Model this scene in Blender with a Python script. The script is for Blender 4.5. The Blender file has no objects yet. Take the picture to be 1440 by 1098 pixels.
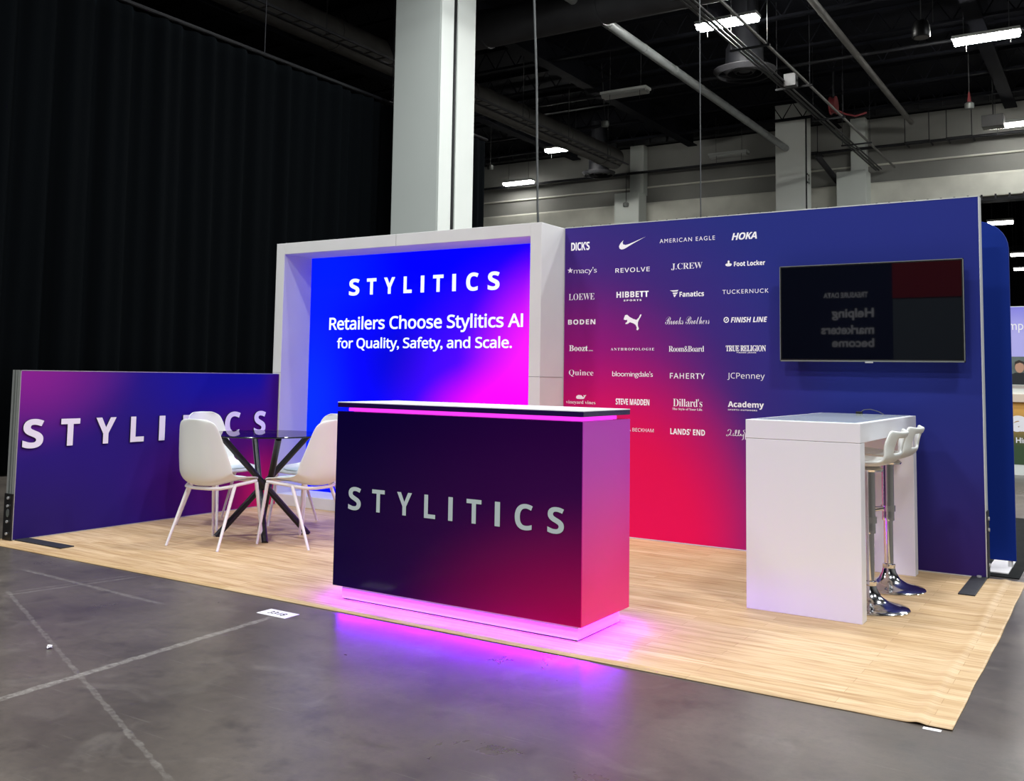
import bpy, bmesh, math, random
from mathutils import Vector, Matrix
random.seed(7)
SC = bpy.context.scene
COL = SC.collection
PI = math.pi

# ------------------------------------------------------------------ camera, world, exposure
def setup_camera():
    cd = bpy.data.cameras.new('camera')
    co = bpy.data.objects.new('camera', cd); COL.objects.link(co)
    f, sx, sy = 1364.11, -22.56, -128.79
    a, b, c = math.radians(-32.9343), math.radians(4.5181), math.radians(0.9528)
    F = Vector((math.sin(a)*math.cos(b), math.cos(a)*math.cos(b), math.sin(b)))
    R0 = Vector((math.cos(a), -math.sin(a), 0)); U0 = R0.cross(F)
    R = R0*math.cos(c) + U0*math.sin(c); U = R.cross(F)
    M = Matrix(((R.x, U.x, -F.x, 3.3842), (R.y, U.y, -F.y, -6.9116), (R.z, U.z, -F.z, 1.2247), (0, 0, 0, 1)))
    co.matrix_world = M
    cd.sensor_fit = 'HORIZONTAL'; cd.sensor_width = 36.0
    cd.lens = f/1440*36; cd.shift_x = -sx/1440; cd.shift_y = sy/1440
    cd.clip_start = 0.05; cd.clip_end = 300
    SC.camera = co
setup_camera()

w = bpy.data.worlds.new('world'); SC.world = w; w.use_nodes = True
bg = w.node_tree.nodes['Background']
bg.inputs[0].default_value = (0.75, 0.85, 1.0, 1); bg.inputs[1].default_value = 0.03

SC.view_settings.view_transform = 'Standard'
SC.view_settings.look = 'None'
SC.view_settings.exposure = 0.0
SC.view_settings.gamma = 1.0
SC.view_settings.use_curve_mapping = False
SC.cycles.use_denoising = True
SC.cycles.max_bounces = 8
SC.cycles.transparent_max_bounces = 12
SC.cycles.sample_clamp_indirect = 6.0

LAMP = 95.0           # radiance of a lit hall fixture
HALL_W = 320.0        # watts of the hall fixtures beyond the frame

def area_light(name, loc, size, power, color=(1, 1, 1), rot=(0, 0, 0)):
    ld = bpy.data.lights.new(name, 'AREA'); ld.shape = 'RECTANGLE'
    ld.size, ld.size_y = size; ld.energy = power; ld.color = color
    o = bpy.data.objects.new(name, ld); COL.objects.link(o)
    o.location = loc; o.rotation_euler = rot
    return o

# unseen hall fixtures added for illumination; the last two brighten bulkhead and column
for lx, ly, pw in [(-3.2, 4.0, .7), (1.1, 7.4, 1), (5.3, 3.6, 1), (1.1, 0.0, 1.0), (-3.2, -4.0, 1.1), (1.1, -8.0, 1.3), (5.3, -4.2, 1.1),
                   (-3.2, -12, 1), (5.3, -12, 1), (9.5, -1, 1), (9.5, 7, 1), (5.3, 11.2, 1), (9.5, 15, 1), (-6.6, -8, .45), (5.3, 15.1, 1.2), (5.3, 19.5, 1.3)]:
    area_light('unseen_hall_light', (lx, ly, 8.38), (1.25, 0.32), HALL_W*pw, (0.95, 0.985, 1.0))

# ------------------------------------------------------------------ helpers
def lin(r, g, b):
    def f(c):
        c = c/255.0
        return c/12.92 if c <= 0.04045 else ((c+0.055)/1.055)**2.4
    return (f(r), f(g), f(b), 1.0)

def mat(name, color, rough=0.5, metal=0.0, spec=0.5, emit=None, estr=0.0, coat=0.0, noise=0.0, nscale=8.0, bump=0.0, bscale=200.0):
    m = bpy.data.materials.new(name); m.use_nodes = True
    nt = m.node_tree; p = nt.nodes['Principled BSDF']
    p.inputs['Base Color'].default_value = color
    p.inputs['Roughness'].default_value = rough
    p.inputs['Metallic'].default_value = metal
    p.inputs['Specular IOR Level'].default_value = spec
    if coat: p.inputs['Coat Weight'].default_value = coat; p.inputs['Coat Roughness'].default_value = 0.05
    if emit: p.inputs['Emission Color'].default_value = emit; p.inputs['Emission Strength'].default_value = estr
    tc = nt.nodes.new('ShaderNodeTexCoord')
    if noise:
        n = nt.nodes.new('ShaderNodeTexNoise'); n.inputs['Scale'].default_value = nscale; n.inputs['Detail'].default_value = 6
        nt.links.new(tc.outputs['Object'], n.inputs['Vector'])
        mr = nt.nodes.new('ShaderNodeMapRange'); mr.inputs[1].default_value = 0.3; mr.inputs[2].default_value = 0.7
        mr.inputs[3].default_value = 1-noise; mr.inputs[4].default_value = 1+noise
        nt.links.new(n.outputs[0], mr.inputs[0])
        mx = nt.nodes.new('ShaderNodeVectorMath'); mx.operation = 'SCALE'; mx.inputs[0].default_value = color[:3]
        nt.links.new(mr.outputs[0], mx.inputs['Scale']); nt.links.new(mx.outputs[0], p.inputs['Base Color'])
    if bump:
        n2 = nt.nodes.new('ShaderNodeTexNoise'); n2.inputs['Scale'].default_value = bscale
        nt.links.new(tc.outputs['Object'], n2.inputs['Vector'])
        bp = nt.nodes.new('ShaderNodeBump'); bp.inputs['Strength'].default_value = bump; bp.inputs['Distance'].default_value = 0.002
        nt.links.new(n2.outputs[0], bp.inputs['Height']); nt.links.new(bp.outputs[0], p.inputs['Normal'])
    return m

def blob_mat(name, base, blobs, rough=0.6, spec=0.3, emit=0.0, coat=0.0):
    """a printed colour field: blobs = (centre, radii, colour, inner) in the object's own metres"""
    m = bpy.data.materials.new(name); m.use_nodes = True
    nt = m.node_tree; p = nt.nodes['Principled BSDF']; L = nt.links
    tc = nt.nodes.new('ShaderNodeTexCoord')
    rgb = nt.nodes.new('ShaderNodeRGB'); rgb.outputs[0].default_value = base
    cur = rgb.outputs[0]
    for c, r, colr, inner in blobs:
        s = nt.nodes.new('ShaderNodeVectorMath'); s.operation = 'SUBTRACT'; s.inputs[1].default_value = c
        L.new(tc.outputs['Object'], s.inputs[0])
        d = nt.nodes.new('ShaderNodeVectorMath'); d.operation = 'MULTIPLY'; d.inputs[1].default_value = [1/x if x else 0 for x in r]
        L.new(s.outputs[0], d.inputs[0])
        l = nt.nodes.new('ShaderNodeVectorMath'); l.operation = 'LENGTH'; L.new(d.outputs[0], l.inputs[0])
        mr = nt.nodes.new('ShaderNodeMapRange'); mr.interpolation_type = 'SMOOTHSTEP'
        mr.inputs[1].default_value = inner; mr.inputs[2].default_value = 1.0; mr.inputs[3].default_value = 1.0; mr.inputs[4].default_value = 0.0
        L.new(l.outputs['Value'], mr.inputs[0])
        mx = nt.nodes.new('ShaderNodeMix'); mx.data_type = 'RGBA'
        L.new(mr.outputs[0], mx.inputs[0]); L.new(cur, mx.inputs[6]); mx.inputs[7].default_value = colr
        cur = mx.outputs[2]
    p.inputs['Roughness'].default_value = rough; p.inputs['Specular IOR Level'].default_value = spec
    if coat: p.inputs['Coat Weight'].default_value = coat; p.inputs['Coat Roughness'].default_value = 0.03
    if emit:
        p.inputs['Base Color'].default_value = (0.004, 0.004, 0.01, 1)
        L.new(cur, p.inputs['Emission Color']); p.inputs['Emission Strength'].default_value = emit
    else:
        L.new(cur, p.inputs['Base Color'])
    return m

class MB:
    def __init__(s): s.bm = bmesh.new()
    def box(s, x0, x1, y0, y1, z0, z1):
        v = [s.bm.verts.new(p) for p in [(x0,y0,z0),(x1,y0,z0),(x1,y1,z0),(x0,y1,z0),(x0,y0,z1),(x1,y0,z1),(x1,y1,z1),(x0,y1,z1)]]
        for f in [(0,3,2,1),(4,5,6,7),(0,1,5,4),(1,2,6,5),(2,3,7,6),(3,0,4,7)]: s.bm.faces.new([v[i] for i in f])
        return s
    def tube(s, pts, r, n=12, caps=True):
        pts = [Vector(p) for p in pts]
        rs = r if isinstance(r, (list, tuple)) else [r]*len(pts)
        rings = []; prev = None
        for i, p in enumerate(pts):
            if i == 0: d = pts[1]-pts[0]
            elif i == len(pts)-1: d = pts[-1]-pts[-2]
            else: d = (pts[i+1]-pts[i]).normalized()+(pts[i]-pts[i-1]).normalized()
            d.normalize()
            if prev is None:
                up = Vector((0,0,1)) if abs(d.z) < 0.95 else Vector((0,1,0)) 
                a = d.cross(up).normalized()
            else:
                a = (prev - d*prev.dot(d)).normalized()
            prev = a; b = d.cross(a)
            rings.append([s.bm.verts.new(p + a*rs[i]*math.cos(2*PI*k/n) + b*rs[i]*math.sin(2*PI*k/n)) for k in range(n)])
        for A, B in zip(rings, rings[1:]):
            for k in range(n): s.bm.faces.new([A[k], A[(k+1)%n], B[(k+1)%n], B[k]])
        if caps:
            s.bm.faces.new(rings[0][::-1]); s.bm.faces.new(rings[-1])
        return s
    def lathe(s, prof, n=32, c=(0,0,0)):
        rings = []
        for r, z in prof:
            if r < 1e-6: rings.append([s.bm.verts.new((c[0], c[1], c[2]+z))])
            else: rings.append([s.bm.verts.new((c[0]+r*math.cos(2*PI*k/n), c[1]+r*math.sin(2*PI*k/n), c[2]+z)) for k in range(n)])
        for A, B in zip(rings, rings[1:]):
            if len(A) == 1 and len(B) == 1: continue
            for k in range(n):
                k2 = (k+1) % n
                if len(A) == 1: s.bm.faces.new([A[0], B[k2], B[k]])
                elif len(B) == 1: s.bm.faces.new([A[k], A[k2], B[0]])
                else: s.bm.faces.new([A[k], A[k2], B[k2], B[k]])
        return s
    def prism(s, poly, fn0, fn1):
        """solid between two placements of a 2-D outline"""
        A = [s.bm.verts.new(fn0(p)) for p in poly]; B = [s.bm.verts.new(fn1(p)) for p in poly]
        n = len(poly)
        s.bm.faces.new(A[::-1]); s.bm.faces.new(B)
        for i in range(n): s.bm.faces.new([A[i], A[(i+1)%n], B[(i+1)%n], B[i]])
        return s
    def build(s, name, m, parent=None, bevel=0.0, smooth=False, sub=0, solid=0.0, seg=2, split=False):
        bmesh.ops.recalc_face_normals(s.bm, faces=s.bm.faces[:])
        big = [f for f in s.bm.faces if len(f.verts) > 4 and smooth is False]
        if big: bmesh.ops.triangulate(s.bm, faces=big)
        if split:
            left = set(s.bm.faces); first = None
            while left:
                stack = [left.pop()]; isl = [stack[0]]
                while stack:
                    f = stack.pop()
                    for v in f.verts:
                        for g in v.link_faces:
                            if g in left: left.discard(g); stack.append(g); isl.append(g)
                q = MB(); mp = {}
                for f in isl:
                    q.bm.faces.new([mp.setdefault(v, None) or mp.__setitem__(v, q.bm.verts.new(v.co)) or mp[v] for v in f.verts])
                r = q.build(name, m, parent, bevel, smooth, sub, solid, seg); first = first or r
            s.bm.free()
            return first
        me = bpy.data.meshes.new(name); s.bm.to_mesh(me); s.bm.free()
        me.materials.append(m)
        if smooth:
            for p in me.polygons: p.use_smooth = True
            if not sub and smooth != 'all': me.set_sharp_from_angle(angle=math.radians(38))
        o = bpy.data.objects.new(name, me); COL.objects.link(o)
        if parent: o.parent = parent
        if solid:
            md = o.modifiers.new('solid', 'SOLIDIFY'); md.thickness = solid; md.offset = 0
        if bevel:
            md = o.modifiers.new('bevel', 'BEVEL'); md.width = bevel; md.segments = seg; md.limit_method = 'ANGLE'; md.angle_limit = math.radians(40)
        if sub:
            md = o.modifiers.new('sub', 'SUBSURF'); md.levels = sub; md.render_levels = sub
        return o

def tag(o, label=None, cat=None, group=None, kind=None):
    if label: o['label'] = label
    if cat: o['category'] = cat
    if group: o['group'] = group
    if kind: o['kind'] = kind
    return o
def thing(name, label, cat, loc=(0,0,0), rz=0.0, group=None, kind='thing'):
    o = bpy.data.objects.new(name, None); COL.objects.link(o)
    o.location = loc; o.rotation_euler = (0,0,rz); o.empty_display_size = 0.1
    return tag(o, label, cat, group, kind)
def dup(root, loc, rz, label):
    r = root.copy(); COL.objects.link(r); r.location = loc; r.rotation_euler = (0,0,rz); r['label'] = label
    for ch in list(root.children):
        c = ch.copy(); COL.objects.link(c); c.parent = r
        for g in list(ch.children):
            d = g.copy(); COL.objects.link(d); d.parent = c
    return r

def sub(root, part, *names):
    """make some parts of a thing pieces of one of its other parts"""
    base = lambda o: o.name.split('.')[0]
    host = next(c for c in root.children if base(c) == part)
    for c in list(root.children):
        if base(c) in names: c.parent = host

# ------------------------------------------------------------------ lettering
def serif(s):
    return ''.join(chr(0x1D400+ord(c)-65) if 'A' <= c <= 'Z' else chr(0x1D41A+ord(c)-97) if 'a' <= c <= 'z' else c for c in s)
def script(s):
    return ''.join(chr(0x1D4D0+ord(c)-65) if 'A' <= c <= 'Z' else chr(0x1D4EA+ord(c)-97) if 'a' <= c <= 'z' else c for c in s)
def sans(s):
    return ''.join(chr(0x1D5A0+ord(c)-65) if 'A' <= c <= 'Z' else chr(0x1D5BA+ord(c)-97) if 'a' <= c <= 'z' else c for c in s.replace('I', 'l'))
def bold(s):
    return ''.join(chr(0x1D5D4+ord(c)-65) if 'A' <= c <= 'Z' else chr(0x1D5EE+ord(c)-97) if 'a' <= c <= 'z' else c for c in s.replace('I', 'l'))
def text_bm(s, weight=0.0, shear=0.0, spacing=1.0, depth=0.0, res=6, cap=None):
    """flat lettering as a bmesh whose outline fills the unit square (depth along +z, in metres)"""
    c = bpy.data.curves.new('lettering', 'FONT'); c.body = s; c.offset = weight; c.shear = shear; c.space_character = spacing
    c.resolution_u = res; c.fill_mode = 'FRONT' if not depth else 'BOTH'
    if depth: c.extrude = 0.5
    o = bpy.data.objects.new('lettering', c); COL.objects.link(o)
    dg = bpy.context.evaluated_depsgraph_get(); dg.update()
    me = bpy.data.meshes.new_from_object(o.evaluated_get(dg))
    bpy.data.objects.remove(o); bpy.data.curves.remove(c)
    bm = bmesh.new(); bm.from_mesh(me); bpy.data.meshes.remove(me)
    if cap is not None:            # stems of the plain capital I end at the cap line
        xmax = max(v.co.x for v in bm.verts); xmin = min(v.co.x for v in bm.verts)
        for v in bm.verts:
            if v.co.x >= xmin+(xmax-xmin)*cap and v.co.y > 0.718: v.co.y = 0.718
    xs = [v.co.x for v in bm.verts]; ys = [v.co.y for v in bm.verts]
    x0, x1, y0, y1 = min(xs), max(xs), min(ys), max(ys)
    for v in bm.verts: v.co = Vector(((v.co.x-x0)/(x1-x0), (v.co.y-y0)/(y1-y0), (v.co.z+0.5)*depth))
    return bm
def put(bm, fn):
    for v in bm.verts: v.co = Vector(fn(v.co))
    return bm
def bm_obj(bms, name, m, parent, edge=None):
    out = bmesh.new()
    for b in bms:
        me = bpy.data.meshes.new('t'); b.to_mesh(me); b.free(); out.from_mesh(me); bpy.data.meshes.remove(me)
    me = bpy.data.meshes.new(name); out.to_mesh(me); out.free(); me.materials.append(m)
    if edge:                       # letter sides coloured dark for the shadow outline round them
        me.materials.append(edge)
        for p in me.polygons:
            if abs(p.normal.x) < 0.5: p.material_index = 1
    o = bpy.data.objects.new(name, me); COL.objects.link(o)
    if parent: o.parent = parent
    return o
def poly_bm(poly):
    bm = bmesh.new(); vs = [bm.verts.new((x, y, 0)) for x, y in poly]; f = bm.faces.new(vs)
    bmesh.ops.triangulate(bm, faces=[f], ngon_method='EAR_CLIP')
    return bm
def smooth_poly(pts, n=6):
    """closed Catmull-Rom outline"""
    out = []; N = len(pts)
    for i in range(N):
        p0, p1, p2, p3 = [Vector((*pts[(i+k-1) % N], 0)) for k in range(4)]
        for j in range(n):
            t = j/n
            q = 0.5*((2*p1)+(-p0+p2)*t+(2*p0-5*p1+4*p2-p3)*t*t+(-p0+3*p1-3*p2+p3)*t**3)
            out.append((q.x, q.y))
    return out
def stroke_bm(pts, wd, n=8):
    """a pen stroke of width wd through points (open Catmull-Rom)"""
    P = [Vector((*p, 0)) for p in pts]; P = [2*P[0]-P[1]]+P+[2*P[-1]-P[-2]]
    C = []
    for i in range(1, len(P)-2):
        p0, p1, p2, p3 = P[i-1:i+3]
        for j in range(n):
            t = j/n
            C.append(0.5*((2*p1)+(-p0+p2)*t+(2*p0-5*p1+4*p2-p3)*t*t+(-p0+3*p1-3*p2+p3)*t**3))
    C.append(P[-2])
    bm = bmesh.new(); L = []; 
    for i, c in enumerate(C):
        d = (C[min(i+1, len(C)-1)]-C[max(i-1, 0)]); d.z = 0
        if d.length < 1e-9: d = Vector((1,0,0))
        d.normalize(); nn = Vector((-d.y, d.x, 0))*wd/2
        L.append((bm.verts.new(c+nn), bm.verts.new(c-nn)))
    for a, b in zip(L, L[1:]): bm.faces.new([a[0], a[1], b[1], b[0]])
    return bm

# ------------------------------------------------------------------ materials
M = {}
M['white'] = mat('white laminate', lin(236,235,240), 0.35, spec=0.4)
M['frame_white'] = mat('white fabric frame', lin(214,214,212), 0.6, spec=0.25, noise=0.03, nscale=3)
M['plastic'] = mat('white plastic', lin(226,228,224), 0.38, spec=0.45)
M['pad'] = mat('pale seat pad', lin(214,226,226), 0.6, spec=0.3)
M['white_metal'] = mat('white painted metal', lin(232,228,228), 0.35, spec=0.5)
M['black_metal'] = mat('black painted metal', lin(20,20,23), 0.35, spec=0.5)
M['dark_plate'] = mat('dark steel plate', lin(44,44,48), 0.55, metal=0.2, noise=0.25, nscale=20)
M['alu'] = mat('brushed aluminium', lin(184,186,182), 0.42, metal=0.55, noise=0.05, nscale=30)
M['alu_dark'] = mat('grooved aluminium', lin(120,124,120), 0.5, metal=0.5)
M['alu_white'] = mat('bright aluminium', lin(214,216,216), 0.4, metal=0.25)
M['chrome'] = mat('chrome', lin(225,225,228), 0.12, metal=1.0)
M['screw'] = mat('bright screw', lin(225,225,225), 0.3, metal=0.6)
M['black'] = mat('black plastic', lin(9,9,10), 0.4, spec=0.4)
M['print_white'] = mat('white print', lin(252,250,254), 0.6, spec=0.2)
M['print_soft'] = mat('thin white print', lin(248,244,252), 0.6, spec=0.2)
M['letter_white'] = mat('white foam letter', lin(236,228,242), 0.5, spec=0.3)
M['letter_grey'] = mat('pale vinyl letter', lin(198,210,208), 0.5, spec=0.2)
M['letter_shade_edge'] = mat('shade-dark letter edge', lin(14,8,30), 0.6)  # shadow outline of the raised letters, put into the side colour
M['ceiling_dark'] = mat('black painted ceiling', lin(21,22,27), 0.85, spec=0.06, noise=0.3, nscale=0.8)
M['steel_dark'] = mat('dark painted steel', lin(22,23,28), 0.6, spec=0.4, noise=0.2, nscale=2)
M['duct'] = mat('dusty duct metal', lin(96,95,92), 0.55, spec=0.4, noise=0.2, nscale=3)
M['duct_black'] = mat('black duct', lin(50,50,53), 0.55, spec=0.4, noise=0.25, nscale=2)
M['pipe'] = mat('grey pipe', lin(138,142,142), 0.4, metal=0.2, noise=0.15, nscale=3)
M['conduit'] = mat('conduit', lin(58,59,60), 0.5, metal=0.2)
M['concrete_wall'] = mat('painted concrete wall', lin(132,132,128), 0.85, spec=0.2, noise=0.1, nscale=0.7)
M['ledge'] = mat('pale concrete ledge', lin(205,205,194), 0.85, spec=0.2, noise=0.1, nscale=1.5)
M['column'] = mat('painted column', lin(206,212,206), 0.7, spec=0.25, noise=0.02, nscale=1.0)
M['column_b'] = mat('pale cladding', lin(224,228,222), 0.6, spec=0.3)
M['red'] = mat('red paint', lin(110,38,42), 0.6)
M['lamp'] = mat('lit tube lens', (1,1,1,1), 0.5, emit=(1.0, 0.985, 0.94, 1), estr=LAMP)
M['lamp_bright'] = mat('bright lit lens', (1,1,1,1), 0.5, emit=(1.0, 0.985, 0.94, 1), estr=230)
M['lamp_dim'] = mat('dimmer lit lens', (1,1,1,1), 0.5, emit=(1.0, 0.985, 0.94, 1), estr=24)
M['lamp_far'] = mat('distant lit lens', (1,1,1,1), 0.5, emit=(1.0, 0.99, 0.96, 1), estr=14)
M['lens_off'] = mat('unlit lens', lin(165,168,165), 0.5)
M['cable'] = mat('grey cable', lin(66,68,68), 0.5)
M['black_cloth'] = mat('black carpet', lin(26,27,27), 0.95, spec=0.1, noise=0.3, nscale=14, bump=0.6, bscale=150)
M['blue_cloth'] = mat('blue stretch fabric', lin(0,38,128), 0.7, spec=0.2)
M['paper'] = mat('white card', lin(235,232,236), 0.6)
M['ink'] = mat('black ink', lin(22,20,26), 0.6)
M['led_pink'] = mat('pink light strip', (0.2,0.0,0.18,1), 0.6, spec=0.0, emit=(1.0, 0.045, 0.86, 1), estr=1.3)
M['led_violet'] = mat('violet light strip', (1,1,1,1), 0.5, emit=(0.45, 0.03, 1.0, 1), estr=6)
M['sign_white'] = mat('backlit white', (0.1,0.1,0.1,1), 0.5, emit=(0.84, 0.95, 1.0, 1), estr=1.1)

def glass_mat():
    m = bpy.data.materials.new('smoked glass'); m.use_nodes = True; nt = m.node_tree
    nt.nodes.remove(nt.nodes['Principled BSDF'])
    out = nt.nodes['Material Output']
    t = nt.nodes.new('ShaderNodeBsdfTransparent'); t.inputs[0].default_value = (0.84, 0.86, 0.88, 1)
    g = nt.nodes.new('ShaderNodeBsdfGlossy'); g.inputs['Roughness'].default_value = 0.02
    fr = nt.nodes.new('ShaderNodeFresnel'); fr.inputs[0].default_value = 1.45
    mx = nt.nodes.new('ShaderNodeMixShader')
    nt.links.new(fr.outputs[0], mx.inputs[0]); nt.links.new(t.outputs[0], mx.inputs[1]); nt.links.new(g.outputs[0], mx.inputs[2])
    nt.links.new(mx.outputs[0], out.inputs[0])
    return m
M['glass'] = glass_mat()
M['glass_edge'] = mat('dark glass edge', lin(20,24,30), 0.1, spec=0.6)

def curtain_mat():
    m = mat('black velour', lin(4,6,8), 0.95, spec=0.05)
    p = m.node_tree.nodes['Principled BSDF']
    p.inputs['Sheen Weight'].default_value = 0.035; p.inputs['Sheen Roughness'].default_value = 0.4
    p.inputs['Sheen Tint'].default_value = lin(60,90,110)
    return m
M['curtain'] = curtain_mat()

def wood_mat():
    m = bpy.data.materials.new('light wood vinyl planks'); m.use_nodes = True; nt = m.node_tree; L = nt.links
    p = nt.nodes['Principled BSDF']; tc = nt.nodes.new('ShaderNodeTexCoord')
    br = nt.nodes.new('ShaderNodeTexBrick'); br.offset = 0.37; br.offset_frequency = 2
    br.inputs['Scale'].default_value = 1.0; br.inputs['Brick Width'].default_value = 0.92; br.inputs['Row Height'].default_value = 0.075
    br.inputs['Mortar Size'].default_value = 0.0012; br.inputs['Mortar Smooth'].default_value = 0.2; br.inputs['Bias'].default_value = 0.1
    br.inputs['Color1'].default_value = lin(212,184,146); br.inputs['Color2'].default_value = lin(195,165,124); br.inputs['Mortar'].default_value = lin(172,140,100)
    L.new(tc.outputs['Object'], br.inputs['Vector'])
    # grain stretched along the planks
    mp = nt.nodes.new('ShaderNodeMapping'); mp.inputs['Scale'].default_value = (3.4, 40, 1)
    L.new(tc.outputs['Object'], mp.inputs[0])
    n = nt.nodes.new('ShaderNodeTexNoise'); n.inputs['Scale'].default_value = 1.0; n.inputs['Detail'].default_value = 5; n.inputs['Distortion'].default_value = 0.6
    L.new(mp.outputs[0], n.inputs['Vector'])
    mr = nt.nodes.new('ShaderNodeMapRange'); mr.inputs[1].default_value = 0.42; mr.inputs[2].default_value = 0.74; L.new(n.outputs[0], mr.inputs[0])
    mx = nt.nodes.new('ShaderNodeMix'); mx.data_type = 'RGBA'; mx.blend_type = 'MULTIPLY'
    mx.inputs[7].default_value = (0.64, 0.53, 0.42, 1)
    ml = nt.nodes.new('ShaderNodeMath'); ml.operation = 'MULTIPLY'; ml.inputs[1].default_value = 0.95; L.new(mr.outputs[0], ml.inputs[0])
    L.new(ml.outputs[0], mx.inputs[0]); L.new(br.outputs[0], mx.inputs[6])
    L.new(mx.outputs[2], p.inputs['Base Color'])
    p.inputs['Roughness'].default_value = 0.5; p.inputs['Specular IOR Level'].default_value = 0.35
    return m
M['wood'] = wood_mat()

def concrete_mat():
    m = bpy.data.materials.new('polished dark concrete'); m.use_nodes = True; nt = m.node_tree; L = nt.links
    p = nt.nodes['Principled BSDF']; tc = nt.nodes.new('ShaderNodeTexCoord'); P = tc.outputs['Object']
    def noise(scale, det=6, vec=None, dist=0.0, rough=0.55):
        n = nt.nodes.new('ShaderNodeTexNoise'); n.inputs['Scale'].default_value = scale; n.inputs['Detail'].default_value = det
        n.inputs['Distortion'].default_value = dist; n.inputs['Roughness'].default_value = rough
        L.new(vec or P, n.inputs['Vector']); return n.outputs[0]
    def rng(v, a, b, c=0.0, d=1.0, smooth=False):
        r = nt.nodes.new('ShaderNodeMapRange'); r.inputs[1].default_value = a; r.inputs[2].default_value = b; r.inputs[3].default_value = c; r.inputs[4].default_value = d
        if smooth: r.interpolation_type = 'SMOOTHSTEP'
        L.new(v, r.inputs[0]); return r.outputs[0]
    def math_(op, a, b=None):
        r = nt.nodes.new('ShaderNodeMath'); r.operation = op
        for i, x in enumerate((a, b)):
            if x is None: continue
            if isinstance(x, (int, float)): r.inputs[i].default_value = x
            else: L.new(x, r.inputs[i])
        return r.outputs[0]
    def mix(f, a, b):
        r = nt.nodes.new('ShaderNodeMix'); r.data_type = 'RGBA'
        if isinstance(f, (int, float)): r.inputs[0].default_value = f
        else: L.new(f, r.inputs[0])
        for i, x in ((6, a), (7, b)):
            if isinstance(x, tuple): r.inputs[i].default_value = x
            else: L.new(x, r.inputs[i])
        return r.outputs[2]
    c = mix(rng(noise(1.1, 8, dist=0.4), 0.3, 0.75), lin(68,62,57), lin(104,96,88))
    c = mix(math_('MULTIPLY', rng(noise(5, 8, rough=0.7), 0.52, 0.72), 0.6), c, lin(44,41,39))
    c = mix(math_('MULTIPLY', rng(noise(3.1, 8, dist=1.0), 0.56, 0.78), 0.32), c, lin(136,130,122))
    c = mix(math_('MULTIPLY', rng(noise(26, 8, rough=0.8), 0.45, 0.7), 0.45), c, lin(60,57,55))
    # fine scratches in two directions
    for rot, sc in ((0.5, (3, 160, 1)), (-0.35, (2.4, 190, 1)), (1.6, (3, 170, 1))):
        mp = nt.nodes.new('ShaderNodeMapping'); mp.inputs['Rotation'].default_value = (0, 0, rot); mp.inputs['Scale'].default_value = sc
        L.new(P, mp.inputs[0])
        s = rng(noise(1.0, 2, vec=mp.outputs[0]), 0.70, 0.76)
        c = mix(math_('MULTIPLY', s, 0.28), c, lin(160,155,148))
    # worn tape lines left from earlier shows
    brk = rng(noise(34, 8, dist=0.3, rough=0.75), 0.36, 0.62)
    for x0, y0, x1, y1, wd, st in ((-0.12,-5.2,-0.245,-3.29,0.022,0.5), (-1.83,-3.778,0.99,-4.92,0.011,0.22), (-2.31,-3.405,-0.86,-3.484,0.016,0.26), (-1.725,-3.876,-1.55,-3.05,0.012,0.24), (-1.78,-3.85,-1.62,-3.05,0.006,0.2)):
        ln = math.hypot(x1-x0, y1-y0); dx, dy = (x1-x0)/ln, (y1-y0)/ln
        s = nt.nodes.new('ShaderNodeVectorMath'); s.operation = 'SUBTRACT'; s.inputs[1].default_value = (x0, y0, 0); L.new(P, s.inputs[0])
        a = nt.nodes.new('ShaderNodeVectorMath'); a.operation = 'DOT_PRODUCT'; a.inputs[1].default_value = (dx, dy, 0); L.new(s.outputs[0], a.inputs[0])
        b = nt.nodes.new('ShaderNodeVectorMath'); b.operation = 'DOT_PRODUCT'; b.inputs[1].default_value = (-dy, dx, 0); L.new(s.outputs[0], b.inputs[0])
        across = math_('ABSOLUTE', b.outputs['Value'])
        wob = math_('ADD', across, rng(noise(14, 3), 0.3, 0.7, -0.006, 0.006))
        mask = rng(wob, wd*0.75, wd*1.15, 1.0, 0.0)
        mask = math_('MULTIPLY', mask, rng(a.outputs['Value'], 0.0, 0.08)); mask = math_('MULTIPLY', mask, rng(a.outputs['Value'], ln-0.1, ln, 1.0, 0.0))
        c = mix(math_('MULTIPLY', math_('MULTIPLY', mask, brk), st), c, lin(176,172,164))
    L.new(c, p.inputs['Base Color'])
    L.new(rng(noise(2.3, 6, dist=0.5), 0.3, 0.7, 0.27, 0.36), p.inputs['Roughness'])
    p.inputs['Specular IOR Level'].default_value = 0.5
    bp = nt.nodes.new('ShaderNodeBump'); bp.inputs['Strength'].default_value = 0.10; bp.inputs['Distance'].default_value = 0.001
    L.new(noise(60, 4), bp.inputs['Height']); L.new(bp.outputs[0], p.inputs['Normal'])
    return m
M['concrete'] = concrete_mat()

# ------------------------------------------------------------------ the hall
def struct(o): o['kind'] = 'structure'; return o
YW = 24.2
b = MB(); b.box(-24, 16, -22, 60, -0.3, 0.0); struct(b.build('floor', M['concrete']))
b = MB(); b.box(-24, 16, -22, 60, 9.7, 10.0); struct(b.build('ceiling', M['ceiling_dark']))
b = MB(); b.box(-24.3, -24, -22, 60, 0, 10); struct(b.build('wall_left', M['steel_dark']))
b = MB(); b.box(16, 16.3, -22, 60, 0, 10); struct(b.build('wall_right', M['concrete_wall']))
b = MB(); b.box(-24, 16, -22.3, -22, 0, 10); struct(b.build('wall_front', M['concrete_wall']))
b = MB(); b.box(-24, 16, 60, 60.3, 0, 10); struct(b.build('wall_far', M['steel_dark']))
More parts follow.
